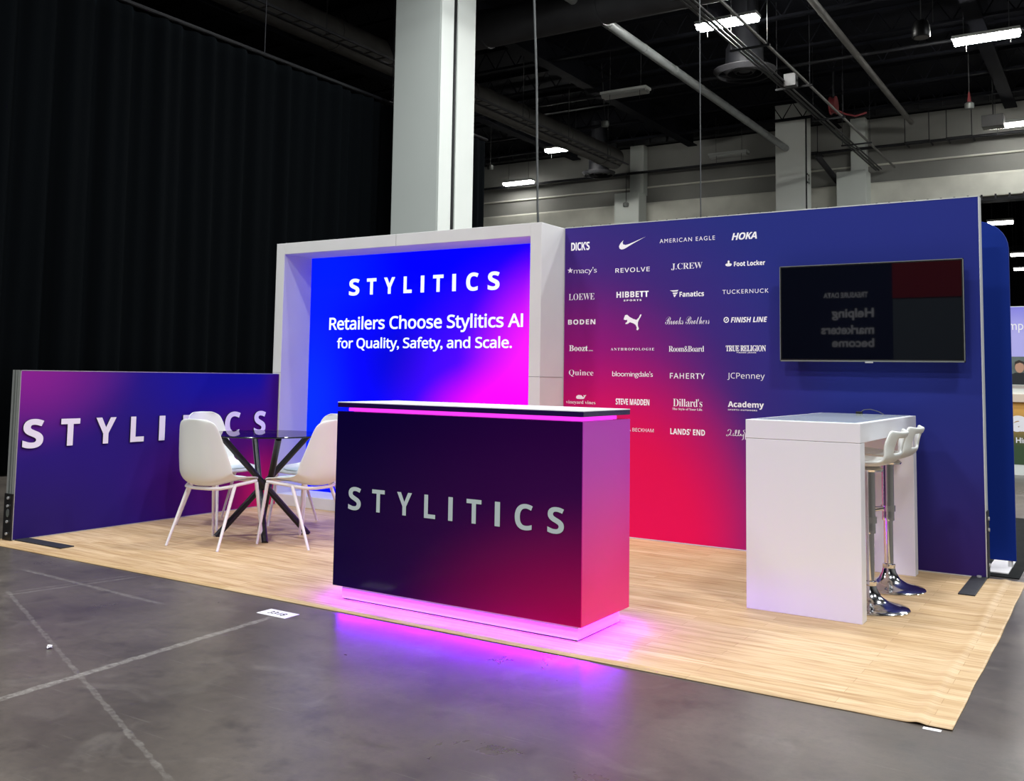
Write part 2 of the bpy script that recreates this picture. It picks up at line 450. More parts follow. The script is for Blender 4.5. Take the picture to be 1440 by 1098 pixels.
# high bulkhead over the opening to the next hall
b = MB(); b.box(-24, 16, YW, YW+0.5, 7.3, 9.35); struct(b.build('wall_back', M['concrete_wall']))
b = MB()
b.box(-24, 16, YW-0.25, YW+0.5, 6.62, 7.28); b.box(-24, 16, YW-0.1, YW, 7.28, 7.34)
b.box(-24, 16, YW-0.06, YW, 7.86, 7.92)
struct(b.build('trim_1', M['ledge'], bevel=0.02))
b = MB(); b.box(-24, 16, YW-0.12, YW+0.3, 6.5, 6.6)
for i in range(60): b.box(-17.6+i*0.36, -17.55+i*0.36, YW-0.3, YW-0.25, 6.52, 6.66)
struct(b.build('trim_2', M['steel_dark']))
b = MB(); b.box(-24, 16, YW-0.5, YW-0.2, 9.35, 9.62)
for i in range(58): b.box(-22+i*0.62, -21.96+i*0.62, YW-0.6, YW-0.5, 9.3, 9.7)
struct(b.build('trim_3', M['steel_dark']))
# pilasters on the bulkhead
for i, (x0, x1, xa, xb) in enumerate([(-3.85, -2.98, -3.55, -3.1), (-11.35, -10.42, -11.02, -10.5), (-18.8, -17.9, -18.5, -18.1)]):
    b = MB(); b.box(x0, x1, YW-0.9, YW-0.26, 0, 7.6); b.box(xa, xb, YW-0.35, YW, 7.6, 9.35); struct(b.build('pilaster', M['column'], bevel=0.015))
# two tall columns
col = thing('column', 'tall pale square column rising behind the lit frame', 'column', (-6.28, 5.99, 0), kind='structure')
b = MB(); b.box(-0.485, 0.46, -0.49, 0.49, 0, 9.7); b.build('shaft', M['column'], col, bevel=0.012)
b = MB(); b.box(0.46, 0.485, -0.488, -0.15, 0, 9.7); b.box(0.46, 0.485, -0.03, 0.488, 0, 9.7); b.build('cladding', M['column_b'], col, bevel=0.004)
b = MB(); b.tube([(0.475,-0.10,0),(0.478,-0.095,4),(0.475,-0.1,9.7)], 0.022, 8); b.tube([(0.47,-0.06,0),(0.47,-0.06,9.7)], 0.012, 8); b.build('cable', M['black'], col)
col = thing('column', 'white square column standing beyond the logo wall', 'column', (-5.02, 22.82, 0), kind='structure')
b = MB(); b.box(-0.46, 0.455, -0.32, 0.32, 0, 9.7); b.build('shaft', M['column_b'], col, bevel=0.015)
b = MB(); b.tube([(0.475,-0.30,0),(0.475,-0.30,9.2)], 0.025, 8); b.build('cable', M['black'], col)
bms = [put(text_bm('C8', 0.02), lambda v: (0.4565, -0.22+v.x*0.36, 7.22+v.y*0.32))]
bm_obj(bms, 'lettering', M['ink'], col)

# beams and joists under the deck
for x in (-17.5, -13.0, -8.6, -3.9, 0.9, 5.4, 10):
    b = MB(); b.box(x-0.16, x+0.16, -22, YW-0.6, 9.02, 9.06); b.box(x-0.03, x+0.03, -22, YW-0.6, 9.06, 9.66); b.box(x-0.16, x+0.16, -22, YW-0.6, 9.66, 9.7)
    struct(b.build('ceiling_beam', M['ceiling_dark']))
for k in range(10):
    y = 3.2+k*2.1
    b = MB(); b.box(-23, 15, y-0.07, y+0.07, 9.08, 9.14); b.box(-23, 15, y-0.07, y+0.07, 9.6, 9.68)
    for i in range(60):
        xx = -22.5+i*0.62
        b.tube([(xx, y, 9.12), (xx+0.31, y, 9.62), (xx+0.62, y, 9.12)], 0.018, 5)
    struct(b.build('ceiling_joist', M['ceiling_dark']))

# ducts, pipes and conduits
def pipe(name, pts, r, m, label, cat, rings=None, group=None):
    t = thing(name, label, cat, pts[0], group=group)
    o0 = Vector(pts[0]); loc = [Vector(p)-o0 for p in pts]
    b = MB(); b.tube(loc, r, 20); b.build('duct_body' if 'duct' in name else 'pipe_body', m, t, smooth=True)
    if rings:
        d = (loc[-1]-loc[0]); ln = d.length; d.normalize(); n = int(ln/rings)
        b = MB()
        for i in range(1, n+1):
            c = loc[0]+d*(i*rings-0.3)
            b.tube([c-d*0.03, c+d*0.03], r*1.06, 20)
        b.build('collar', m, t, split=True)
    return t
pipe('air_duct', [(-9.85,-2,8.05),(-9.85,20.2,8.05)], 0.33, M['duct'], 'dusty grey round duct running back above the black curtain', 'duct', 2.4)
pipe('air_duct', [(-9.6,9.1,8.25),(6.5,9.1,8.25)], 0.38, M['duct_black'], 'wide dark duct crossing the ceiling behind the tall column', 'duct', 2.6)
t = thing('cable_tray', 'thin steel cable tray hung under the dusty grey duct', 'cable tray', (-9.3, -2, 7.62))
b = MB(); b.box(-0.03,0.0,0,21.5,0,0.05); b.box(0.25,0.28,0,21.5,0,0.05)
b.build('rail', M['duct_black'], t, split=True)
b = MB()
for i in range(54): b.box(0,0.25,i*0.4,i*0.4+0.03,0.01,0.03)
b.build('rung', M['duct'], t, split=True)
b = MB()
for i in range(9): b.tube([(0.12,1.2+i*2.4,0.03),(0.12,1.2+i*2.4,2.0)], 0.012, 6)
b.build('hanger', M['conduit'], t, split=True)
pipe('sprinkler_main', [(-5.12,2,8.3),(-5.12,22.4,8.3)], 0.10, M['pipe'], 'grey steel pipe running diagonally down to the white column', 'pipe', 1.7)
pipe('sprinkler_main', [(-4.36,23.1,8.12),(-4.0,24.2,7.45)], 0.09, M['duct_black'], 'short dark pipe stub slanting down beside the white column', 'pipe')
pipe('sprinkler_main', [(-1.64,4,8.8),(-1.64,23.0,8.8)], 0.075, M['duct'], 'dark brown capped pipe ending high above the logo wall', 'pipe', 3.1)
pipe('sprinkler_branch', [(-20,23.78,8.36),(6,23.78,8.36)], 0.045, M['steel_dark'], 'thin dark pipe running along the pale bulkhead', 'pipe')
pipe('sprinkler_branch', [(-14,16.6,8.95),(9,16.6,8.95)], 0.04, M['steel_dark'], 'thin dark pipe crossing under the joists midway back', 'pipe')
t = thing('conduit_bundle', 'bundle of thin conduits running back past the round diffuser', 'conduit', (-2.72, 2, 7.72))
for i, (dx, dz, r) in enumerate([(-0.12,0,0.022),(-0.04,0,0.028),(0.04,0.02,0.022),(0.42,0.04,0.03)]):
    b = MB(); b.tube([(dx,0,dz),(dx,12,dz),(dx+0.02,21.9,dz-0.05)], r, 8); b.build('conduit', M['duct' if i == 3 else 'conduit'], t, smooth=True)
for i in range(7):
    b = MB(); b.box(-0.25,0.55,.2+i*3,.24+i*3,-0.07,-0.03); b.tube([(-0.22,.22+i*3,-0.05),(-0.22,.22+i*3,1.96)], 0.008, 5); b.tube([(0.5,.22+i*3,-0.05),(0.5,.22+i*3,1.96)], 0.008, 5)
    b.build('bracket', M['steel_dark'], t)
b = MB(); b.box(-0.13,0.13,-0.1,0.1,-0.14,0.14); tt = b.build('junction_box', M['conduit'], bevel=0.01); tt.location = (-2.548,13.94,7.75); tag(tt, 'grey junction box fixed to the conduits right of the round diffuser', 'junction box')
for x, lab in ((-4.75, 'small trapeze bracket on the bulkhead pipe beside the white column'), (-1.55, 'trapeze bracket on the bulkhead pipe below the capped pipe'), (-0.42, 'trapeze bracket on the bulkhead pipe below the right ceiling lights')):
    t = thing('pipe_hanger', lab, 'pipe bracket', (x, 23.78, 8.28), group='brackets on the bulkhead pipe')
    b = MB(); b.box(-0.35,0.35,-0.45,-0.41,0,0.04); b.box(-0.35,-0.31,-0.45,0.25,-0.005,0.035); b.box(0.31,0.35,-0.45,0.25,-0.005,0.035); b.build('bracket', M['steel_dark'], t)
    b = MB(); b.tube([(-0.33,-0.43,0),(-0.33,-0.43,0.9)],0.012,6); b.tube([(0.33,-0.43,0),(0.33,-0.43,0.9)],0.012,6); b.build('rod', M['steel_dark'], t, split=True)

# ceiling lights
def fixture(x, y, z, lit, label, L=1.22, far=False, lens='lamp'):
    t = thing('ceiling_light', label, 'ceiling light', (x, y, z), group='hall ceiling lights')
    b = MB(); b.box(-L/2-0.03, L/2+0.03, -0.17, 0.17, 0.03, 0.10); b.build('housing', M['lens_off'], t, bevel=0.01)
    for s in (-1, 1):
        b = MB(); b.tube([(-L/2, s*0.075, 0.0), (L/2, s*0.075, 0.0)], 0.06, 10); b.build('lens', M['lamp_far'] if far else M[lens] if lit else M['lens_off'], t)
    b = MB(); b.tube([(-L*0.35,0,0.1),(-L*0.35,0,9.7-z)], 0.008, 6); b.tube([(L*0.35,0,0.1),(L*0.35,0,9.7-z)], 0.008, 6)
    if not far: b.tube([(-L*0.3,-0.14,0.0),(-L*0.3,-0.14,-0.28)], 0.007, 6); b.tube([(L*0.38,-0.14,0.0),(L*0.38,-0.14,-0.22)], 0.007, 6)
    b.build('hanger', M['conduit'], t, split=True)
fixture(-3.15, 11.6, 8.4, True, 'bright ceiling light among the conduits, above the round diffuser', lens='lamp_bright')
fixture(1.17, 15.1, 8.4, True, 'bright ceiling light hanging right of the black speaker', lens='lamp_bright')
fixture(0.98, 23.0, 8.4, True, 'bright ceiling light close to the bulkhead at the far right', lens='lamp_dim')
fixture(-11.3, 19.55, 8.4, True, 'lit ceiling light just left of the dark hanging cable')
fixture(-15.4, 23.5, 8.4, True, 'smallest lit ceiling light, first one right of the tall pale column', lens='lamp_dim')
fixture(-7.05, 15.07, 8.4, False, 'unlit pale ceiling fixture between the two diagonal pipes')
fixture(-7.1, 22.9, 8.4, False, 'unlit pale ceiling fixture left of the white column')
fixture(0.22, 33.4, 6.0, True, 'distant ceiling light in the next hall beside the blue backdrop top', L=0.5, far=True)
fixture(0.0, 38.5, 6.0, True, 'distant ceiling light in the next hall, lower one beside the blue backdrop', L=0.7, far=True)
fixture(0.20, 27.5, 6.35, True, 'distant ceiling light glimpsed at the corner of the logo wall', L=0.7, far=True)

# round air diffusers
def diffuser(x, y, z, R, label):
    t = thing('ceiling_diffuser', label, 'air diffuser', (x, y, z))
    for i, (ro, dz) in enumerate(((1.0, 0.0), (0.7, 0.03), (0.42, 0.05))):
        b = MB(); b.lathe([(R*ro, dz+0.06), (R*ro, dz+0.05), (R*(ro-0.13), dz-0.05), (R*(ro-0.16), dz-0.05), (R*(ro-0.05), dz+0.06), (R*ro, dz+0.06)], 40); b.build('ring', M['duct_black'], t, smooth=True)
    b = MB(); b.lathe([(0, 0.02), (R*0.18, 0.03), (R*0.2, 0.06), (0, 0.08)], 30); b.build('centre_disc', M['duct_black'], t, smooth=True)
    b = MB(); b.lathe([(R*0.62, 0.07), (R*0.6, 0.55), (R*0.45, 0.75), (R*0.45, 9.7-z)], 30); b.build('neck', M['steel_dark'], t, smooth=True)
diffuser(-3.5, 13.7, 8.0, 0.68, 'round ringed air diffuser under the brightest ceiling light')
diffuser(-11.1, 21.6, 7.95, 0.55, 'round ringed air diffuser in front of the dark hanging cable')

# speakers, sensors, reel
t = thing('ceiling_speaker', 'black can-shaped speaker hanging from the ceiling', 'speaker', (0.28,12.8,7.85))
b = MB(); b.lathe([(0,0),(0.155,0),(0.17,0.03),(0.16,0.22),(0.12,0.32),(0,0.34)],24); b.build('body', M['black'], t, smooth=True)
b = MB(); b.lathe([(0,-0.004),(0.13,-0.004),(0.135,0.004)],24); b.build('grille', M['duct'], t)
b = MB(); b.tube([(0,0,0.33),(0,0,1.85)],0.01,6); b.tube([(0.2,0.1,0.3),(0.2,0.1,1.85)],0.006,6); b.build('hanger', M['conduit'], t)
def pendant(x,y,z,label,zt=9.7,box=False,red=False):
    t = thing('ceiling_sensor', label, 'sensor', (x,y,z))
    b = MB(); b.lathe([(0,0),(0.09,0.0),(0.11,0.05),(0.11,0.13),(0.05,0.17),(0,0.17)],20); b.build('dome', M['alu_dark'], t, smooth=True)
    b = MB(); b.tube([(0,0,0.16),(-0.12 if box else 0,0,zt-z)],0.012,6); b.build('cord', M['conduit'], t)
    if red:
        b = MB(); b.lathe([(0.0,0.17),(0.05,0.17),(0.02,0.42),(0,0.42)],12); b.build('bell', M['red'], t)
pendant(-8.08,16.0,7.9,'small grey domed sensor on a cord right of the dark cable', box=True)
pendant(-13.9,19.3,7.95,'small pale domed sensor hanging right of the tall pale column')
pendant(0.37,19.0,7.95,'small sensor on a red-based cord under the right ceiling light', red=True)
pendant(-10.9,23.3,7.1,'small sensor low in front of the bulkhead behind the hanging cable', zt=8.3)
b = MB(); b.box(-0.25,0.25,-0.2,0.2,0,0.3); b.tube([(0,0,0.3),(0,0,1.26)],0.02,6); o = b.build('projector_box', M['black'], bevel=0.02); o.location=(0.75,20.4,7.75); tag(o,'black box hanging beside the red-corded sensor','box')
t = thing('hose_reel', 'small red cord reel hanging above the logo wall', 'cord reel', (-2.8,18.7,8.25))
b = MB(); b.tube([(-0.06,0,0.15),(0.06,0,0.15)],0.2,20); b.tube([(-0.08,0,0.15),(-0.06,0,0.15)],0.24,20); b.tube([(0.06,0,0.15),(0.08,0,0.15)],0.24,20); b.build('reel', M['red'], t)
b = MB(); b.tube([(0.1,0,0.0),(0.3,0,-0.12),(0.55,0,-0.2),(0.8,0.1,-0.12)],0.025,8); b.build('cord', M['red'], t, smooth=True)
b = MB(); b.box(-0.02,0.02,-0.02,0.02,0.3,1.4); b.build('hanger', M['steel_dark'], t)
b = MB(); b.tube([(-1.66,1.4,6.4),(-1.55,1.4,4.2),(-1.52,1.4,2.9),(-1.46,1.4,2.0)],0.012,8); b.tube([(-1.66,1.4,6.4),(-1.72,1.4,9.7)],0.012,8)
o = b.build('hanging_cable', M['cable'], smooth=True); tag(o,'thick dark cable hanging from the ceiling behind the logo wall','cable')
b = MB(); b.tube([(-1.55,6.0,0.6),(-1.6,6.0,9.7)],0.009,8)
o = b.build('hanging_cable', M['conduit'], smooth=True); tag(o,'thin pale wire hanging straight down left of the white column','cable')

# black drape along the left
def curtain():
    t = thing('stage_curtain', 'floor-to-ceiling pleated black curtain at the left of the stand', 'curtain', (-7.2, 0, 0))
    b = MB(); n = 900; y0, y1 = -6.0, 9.0; rows = [0.02, 1.5, 3.2, 4.8, 5.7, 5.86]
    ph = [random.uniform(0, 6.28) for _ in range(8)]
    grid = []
    for zi, z in enumerate(rows):
        r = []
        for i in range(n+1):
            y = y0+(y1-y0)*i/n
            den = 1.0+0.35*math.sin(0.9*y+ph[0])
            amp = 0.055*(1.0-0.35*zi/5)
            x = amp*math.sin(11*y+1.6*math.sin(1.7*y+ph[1])+0.05*z)*den + 0.03*math.sin(23*y+ph[2]+0.3*z*math.sin(y)) + 0.02*math.sin(4*y+ph[3])*(1-z/6)
            r.append(b.bm.verts.new((x, y, z)))
        grid.append(r)
    for A, B in zip(grid, grid[1:]):
        for i in range(n): b.bm.faces.new([A[i], A[i+1], B[i+1], B[i]])
    b.build('drape', M['curtain'], t, smooth=True, solid=0.008)
    b = MB(); b.tube([(0.0,-6,5.92),(0.0,9,5.92)], 0.03, 10); b.build('rail', M['black_metal'], t)
    b = MB()
    for y in (-3, 0, 3, 6): b.tube([(0,y,5.92),(0,y,9.7)], 0.008, 6)
    b.build('hanger', M['steel_dark'], t, split=True)
curtain()

# ------------------------------------------------------------------ the stand
X0, X1 = -3.343, -0.434          # lit frame
WX0, WX1 = -0.434, 2.624         # logo wall
def vinyl():
    b = MB(); xs = [-3.40+0.1*i for i in range(60)]; xs = [x for x in xs if x < 2.60]+[2.60+0.01*i for i in range(25)]; 
    ys = [-3.06+0.075*i for i in range(42)]
    g = []
    for y in ys:
        r = []
        for x in xs:
            h = 0.006*math.exp(-((x-2.725-0.008*math.sin(3*y))/0.022)**2)
            xx = x
            if x > 2.83: xx = x+0.003*math.sin(3.0*y)+0.0015*math.sin(11*y)
            if y < -3.05 and x > 2.5: h += 0.002*math.sin(14*x)+0.001
            r.append(b.bm.verts.new((xx, y, 0.004+h)))
        g.append(r)
    for A, B in zip(g, g[1:]):
        for i in range(len(xs)-1): b.bm.faces.new([A[i], A[i+1], B[i+1], B[i]])
    o = b.build('vinyl_flooring', M['wood'], smooth=True)
    md = o.modifiers.new('solid', 'SOLIDIFY'); md.thickness = 0.003; md.offset = -1
    tag(o, 'light wood-look plank flooring laid under the whole stand', 'flooring', kind='thing')
vinyl()
ZF = 0.004

# --- logo wall
wall = thing('display_wall', 'tall wide purple and red wall printed with white retailer logos', 'display wall', (0,0,0))
wm = blob_mat('logo wall print', lin(34,44,128), [
    ((2.6,0,-0.6),(2.6,9,1.9),lin(58,26,92),0.0),
    ((-0.5,0,0.9),(2.35,9,2.15),lin(90,18,118),0.1),
    ((-0.35,0,0.55),(1.62,9,1.62),lin(168,0,118),0.30),
    ((0.05,0,0.0),(1.45,9,1.52),lin(228,0,80),0.40)], rough=0.75, spec=0.2)
b = MB(); b.box(WX0+0.006, WX1-0.006, 0.0, 0.004, ZF+0.006, 2.434); b.build('fabric_graphic', wm, wall)
b = MB(); b.box(WX0, WX1, 0.004, 0.10, ZF, 2.44)
b.box(WX0, WX1, -0.002, 0.004, ZF, ZF+0.006); b.box(WX0, WX1, -0.002, 0.004, 2.434, 2.44); b.box(WX1-0.006, WX1, -0.002, 0.004, ZF, 2.44)
b.build('frame', M['alu_white'], wall)
tag(b and wall.children[-1], 'silver aluminium edge frame')
b = MB(); b.box(WX1, WX1+0.006, 0.0, 0.10, ZF, 0.42); b.build('bracket', M['dark_plate'], wall)
for z in (0.08, 0.3, 0.37):
    b = MB(); b.tube([(WX1+0.005,0.05,z),(WX1+0.014,0.05,z)],0.012,10); b.build('screw', M['screw'], wall)
b = MB(); b.box(2.535, 2.625, -0.62, 0.0, ZF, ZF+0.008); b.build('foot_plate', M['dark_plate'], wall, bevel=0.002)
b = MB(); b.tube([(2.58,-0.03,ZF+0.006),(2.58,-0.03,ZF+0.018)],0.014,10); b.build('screw', M['screw'], wall)

YP = -0.0015
def plane(u0,u1,z0,z1): return lambda v: (u0+v.x*(u1-u0), YP, z0+v.y*(z1-z0))
def logo(items, m='print_white'):
    bm_obj(items, 'printed_logo', M[m], wall)
def T(s, box, **k): return put(text_bm(s, **k), plane(*box))
def PL(pts, box, smooth=0):
    p = smooth_poly(pts, smooth) if smooth else pts
    return put(poly_bm(p), plane(*box))
def ST(pts, wd, box):
    return put(stroke_bm(pts, wd), plane(*box))
logo([T(bold("DICK'S"), (-0.371,-0.202,2.245,2.312), cap=0.0, weight=0.012, spacing=0.92)])
logo([PL([(0.0,0.30),(0.03,0.10),(0.13,0.0),(0.25,0.03),(1.0,1.0),(0.28,0.38),(0.17,0.36),(0.13,0.48),(0.19,0.78),(0.06,0.58)], (0.058,0.287,2.228,2.325), 0)] if False else
     [PL([(1.0,1.0),(0.70,0.66),(0.45,0.36),(0.28,0.13),(0.18,0.02),(0.09,0.0),(0.02,0.10),(0.0,0.28),(0.05,0.54),(0.17,0.82),(0.135,0.60),(0.16,0.44),(0.25,0.38),(0.36,0.43),(0.65,0.68)], (0.058,0.287,2.232,2.322))])
logo([T('AMERICAN EAGLE', (0.403,0.846,2.262,2.294), spacing=1.25)], 'print_soft')
logo([T(bold('HOKA'), (0.974,1.164,2.250,2.303), weight=0.012, shear=0.25, spacing=0.9)])
star = [(0.5+0.5*(1 if i%2==0 else 0.42)*math.sin(i*PI/5), 0.5+0.5*(1 if i%2==0 else 0.42)*math.cos(i*PI/5)) for i in range(10)]
logo([PL(star, (-0.405,-0.349,2.06,2.111)), T("macy's", (-0.344,-0.136,2.045,2.105), spacing=0.9, weight=-0.012)], 'print_soft')
logo([T(sans('REVOLVE'), (0.028,0.321,2.049,2.085), spacing=1.15, weight=0.012)])
logo([T(serif('J.CREW'), (0.499,0.748,2.048,2.100), weight=-0.008, spacing=0.95)], 'print_soft')
logo([PL([(0,0.35),(0.1,0.15),(0.35,0.05),(0.65,0.05),(0.9,0.15),(1,0.35),(0.85,0.5),(0.68,0.52),(0.62,0.62),(0.66,0.78),(0.6,0.93),(0.5,1),(0.4,0.93),(0.34,0.78),(0.38,0.62),(0.32,0.52),(0.15,0.5)], (0.925,0.976,2.055,2.102)),
      T(bold('Foot Locker'), (0.991,1.223,2.055,2.092), weight=0.012)])
logo([T(serif('LOEWE'), (-0.388,-0.155,1.843,1.896), weight=-0.008)], 'print_soft')
logo([T(bold('HIBBETT'), (0.039,0.313,1.851,1.898), cap=0.0, weight=0.012, spacing=1.05), T(bold('SPORTS'), (0.101,0.253,1.821,1.835), weight=0.02, spacing=1.4)])
logo([PL([(0,0.95),(1,1),(0.85,0.78),(0.35,0.76)], (0.489,0.559,1.842,1.896)), PL([(0.28,0.62),(0.92,0.66),(0.78,0.44),(0.4,0.42)], (0.489,0.559,1.842,1.896)), PL([(0.38,0.34),(0.75,0.36),(0.55,0.0),(0.46,0.05)], (0.489,0.559,1.842,1.896)),
      T(bold('Fanatics'), (0.566,0.76,1.842,1.883), weight=0.012)])
logo([T('TUCKERNUCK', (0.903,1.248,1.853,1.884), spacing=1.2)], 'print_soft')
logo([T(bold('BODEN'), (-0.392,-0.145,1.645,1.686), weight=0.012, spacing=1.15)])
logo([PL([(0.02,0.78),(0.08,0.97),(0.2,1.0),(0.33,0.86),(0.55,0.72),(0.72,0.66),(0.85,0.80),(0.93,1.0),(1.0,0.99),(0.96,0.86),(0.86,0.66),(0.80,0.50),(0.80,0.30),(0.86,0.1),(0.80,0.0),(0.72,0.03),(0.74,0.18),(0.66,0.36),(0.55,0.44),(0.36,0.52),(0.24,0.42),(0.12,0.40),(0.1,0.47),(0.2,0.54),(0.2,0.68),(0.1,0.66),(0.0,0.70)], (0.102,0.254,1.593,1.716))])
logo([T(script('Brooks Brothers'), (0.451,0.803,1.634,1.693), weight=-0.008, spacing=0.95)], 'print_soft')
ring = [(0.5+0.5*math.cos(a*PI/12), 0.5+0.5*math.sin(a*PI/12)) for a in range(24)]
logo([ST([(0.5+0.42*math.cos(a*PI/8), 0.5+0.42*math.sin(a*PI/8)) for a in range(17)], 0.17, (0.912,0.952,1.640,1.683)), PL([(0.3,0.32),(0.5,0.62),(0.72,0.72),(0.58,0.42)], (0.912,0.952,1.640,1.683)),
      T(bold('FINISH LINE'), (0.966,1.236,1.641,1.680), cap=0.0, weight=0.012, shear=0.22)])
logo([T(serif('Boozt'), (-0.38,-0.21,1.431,1.479), weight=0.006), T('.com', (-0.205,-0.165,1.431,1.440))])
logo([T(serif('ANTHROPOLOGIE'), (-0.008,0.361,1.437,1.457), spacing=1.35, weight=-0.004)])
logo([T(serif('Room')+'&'+serif('Board'), (0.48,0.761,1.427,1.470), weight=-0.008, spacing=0.92)])
logo([T(serif('TRUE RELIGION'), (0.927,1.225,1.430,1.474), weight=0.012, spacing=0.92), T(bold('BRAND JEANS'), (1.01,1.154,1.415,1.425), weight=0.02, spacing=1.2)])
logo([T(serif('Quince'), (-0.38,-0.159,1.227,1.282), weight=-0.008)], 'print_soft')
logo([T("bloomingdale's", (0.007,0.351,1.222,1.276), weight=-0.004, spacing=0.88)])
logo([T(sans('FAHERTY'), (0.49,0.766,1.225,1.266), spacing=1.15, weight=0.008)])
logo([T(sans('JCPenney'), (0.939,1.216,1.219,1.274), weight=-0.004)])
logo([PL([(0.0,0.25),(0.05,0.7),(0.25,0.95),(0.55,0.85),(0.7,0.45),(0.78,0.55),(0.72,0.95),(0.85,0.85),(1.0,1.0),(0.98,0.8),(0.88,0.6),(0.86,0.3),(0.75,0.05),(0.45,0.0),(0.12,0.03)], (-0.313,-0.221,1.049,1.084), 0),
      T(serif('vineyard vines'), (-0.403,-0.139,1.003,1.038), weight=-0.008)])
logo([T(bold('STEVE MADDEN'), (0.038,0.323,1.015,1.063), weight=0.012, spacing=0.95)])
logo([T(serif("Dillard")+"'"+serif('s'), (0.516,0.747,1.016,1.076), weight=-0.008, spacing=0.94), T(serif('The Style of Your Life')+'.', (0.51,0.751,0.985,1.005))])
logo([T(bold('Academy'), (0.943,1.209,1.012,1.068), weight=0.012), T(bold('SPORTS+OUTDOORS'), (0.943,1.16,1.0,1.010), spacing=1.1)])
logo([T(sans('VICTORIA BECKHAM'), (0.0,0.359,0.813,0.840), cap=0.0)], 'print_soft')
logo([T(bold("LANDS' END"), (0.494,0.768,0.806,0.851), weight=0.012)])
logo([ST([(0.03,0.78),(0.07,0.95),(0.12,0.85),(0.09,0.5),(0.02,0.3),(0.0,0.42),(0.08,0.45),(0.14,0.38),(0.18,0.48),(0.19,0.62),(0.17,0.45),(0.2,0.36),(0.25,0.6),(0.27,0.9),(0.24,0.85),(0.24,0.45),(0.28,0.36),(0.33,0.62),(0.345,0.9),(0.32,0.85),(0.315,0.45),(0.35,0.38),(0.38,0.58),(0.39,0.42),(0.43,0.4),(0.45,0.58),(0.44,0.1),(0.40,0.0)], 0.018, (0.932,1.214,0.79,0.866)),
      ST([(0.5,0.05),(0.49,0.6),(0.45,0.9),(0.58,0.98),(0.62,0.72),(0.52,0.55)], 0.018, (0.932,1.214,0.79,0.866)),
      T(script('ulitzer'), (1.10,1.214,0.800,0.850), weight=-0.008)], 'print_soft')

sub(wall, 'fabric_graphic', 'printed_logo'); sub(wall, 'bracket', 'screw')
# --- wall television
tv = thing('wall_television', 'large black flat television hung on the logo wall', 'television', (0,0,0))
VX0, VX1, VZ0, VZ1, VD = 1.36, 2.538, 1.357, 2.024, -0.11
def scr_mat():
    m = mat('dark tv screen', lin(3,4,8), 0.02, spec=0.6); return m
b = MB(); b.box(VX0+0.012, VX1-0.012, VD-0.001, VD+0.01, VZ0+0.018, VZ1-0.012); b.build('screen', scr_mat(), tv)
b = MB(); b.box(VX0, VX1, VD, VD+0.03, VZ0, VZ1); b.box(VX0+0.12, VX1-0.12, VD+0.03, VD+0.07, VZ0+0.08, VZ1-0.12)
b.build('casing', M['black'], tv, bevel=0.003)
b = MB(); b.box(VX0, VX1, VD-0.004, VD+0.006, VZ0, VZ0+0.010); b.box(VX0, VX1, VD-0.004, VD+0.006, VZ1-0.005, VZ1); b.box(VX1-0.005, VX1, VD-0.004, VD+0.006, VZ0, VZ1); b.box(VX0, VX0+0.005, VD-0.004, VD+0.006, VZ0, VZ1)
tag(b.build('bezel', M['alu_dark'], tv), 'thin grey metal bezel')
b = MB(); b.box(1.93, 1.98, VD-0.006, VD, VZ0-0.008, VZ0+0.002); b.build('badge', M['screw'], tv)
b = MB(); b.box(1.85, 2.05, VD+0.07, -0.003, 1.55, 1.8); b.build('wall_bracket', M['black_metal'], tv)

sub(tv, 'casing', 'bezel', 'badge')
# --- lit frame
fr = thing('light_box', 'white deep-framed glowing blue and magenta light box wall', 'light box', (0,0,0))
TH, D, H = 0.105, -0.368, 2.436
for name, bx in (('side_panel', (X0, X0+TH, D, 0.10, ZF, H)), ('side_panel', (X1-TH, X1-0.002, D, 0.10, ZF, H)), ('top_panel', (X0+TH, X1-TH, D, 0.10, H-TH, H)), ('bottom_panel', (X0+TH, X1-TH, D, 0.10, ZF, TH))):
    b = MB(); b.box(*bx); b.build(name, M['frame_white'], fr, bevel=0.003)
b = MB()
for zz in (1.22,):
    b.box(X0-0.0005, X0+TH, D-0.0012, D, zz, zz+0.002); b.box(X1-TH, X1, D-0.0012, D, zz, zz+0.002); b.box(X1-0.002, X1-0.0005, D, -0.01, zz, zz+0.002)
b.box(-1.9, -1.898, D-0.0012, D, H-TH, H)
b.build('seam', M['alu_dark'], fr, split=True)
lb = blob_mat('backlit blue and magenta print', (0.0, 0.0, 0.62, 1), [
    ((-3.05,0,2.2),(1.1,9,0.9),(0.0,0.006,0.72,1),0.0),
    ((-3.25,0,0.9),(0.75,9,1.3),(0.0,0.014,0.75,1),0.0),
    ((-2.1,0,1.35),(0.85,9,0.8),(0.0,0.0,0.36,1),0.0),
    ((-0.60,0,0.75),(1.85,9,1.75),(0.085,0.0,0.66,1),0.15),
    ((-0.50,0,1.25),(1.02,9,1.15),(0.60,0.006,0.64,1),0.12),
    ((-0.85,0,0.80),(1.20,9,0.66),(0.66,0.0,0.64,1),0.20),
    ((-0.45,0,1.85),(0.40,9,0.55),(0.42,0.03,0.60,1),0.0)], rough=0.8, spec=0.0, emit=2.0)
b = MB(); b.box(X0+TH, X1-TH, 0.0, 0.03, TH, H-TH); b.build('fabric_graphic', lb, fr)
b = MB(); b.box(X0+TH, X1-TH, 0.03, 0.10, TH, H-TH); b.build('back_panel', M['frame_white'], fr)
def letters(spec, fn, weight, depth=0.0):
    out = []
    for ch, a0, a1, z0, z1 in spec:
        out.append(put(text_bm(bold(ch), weight, depth=depth), lambda v, a0=a0, a1=a1, z0=z0, z1=z1: fn(a0+v.x*(a1-a0), v.z, z0+v.y*(z1-z0))))
    return out
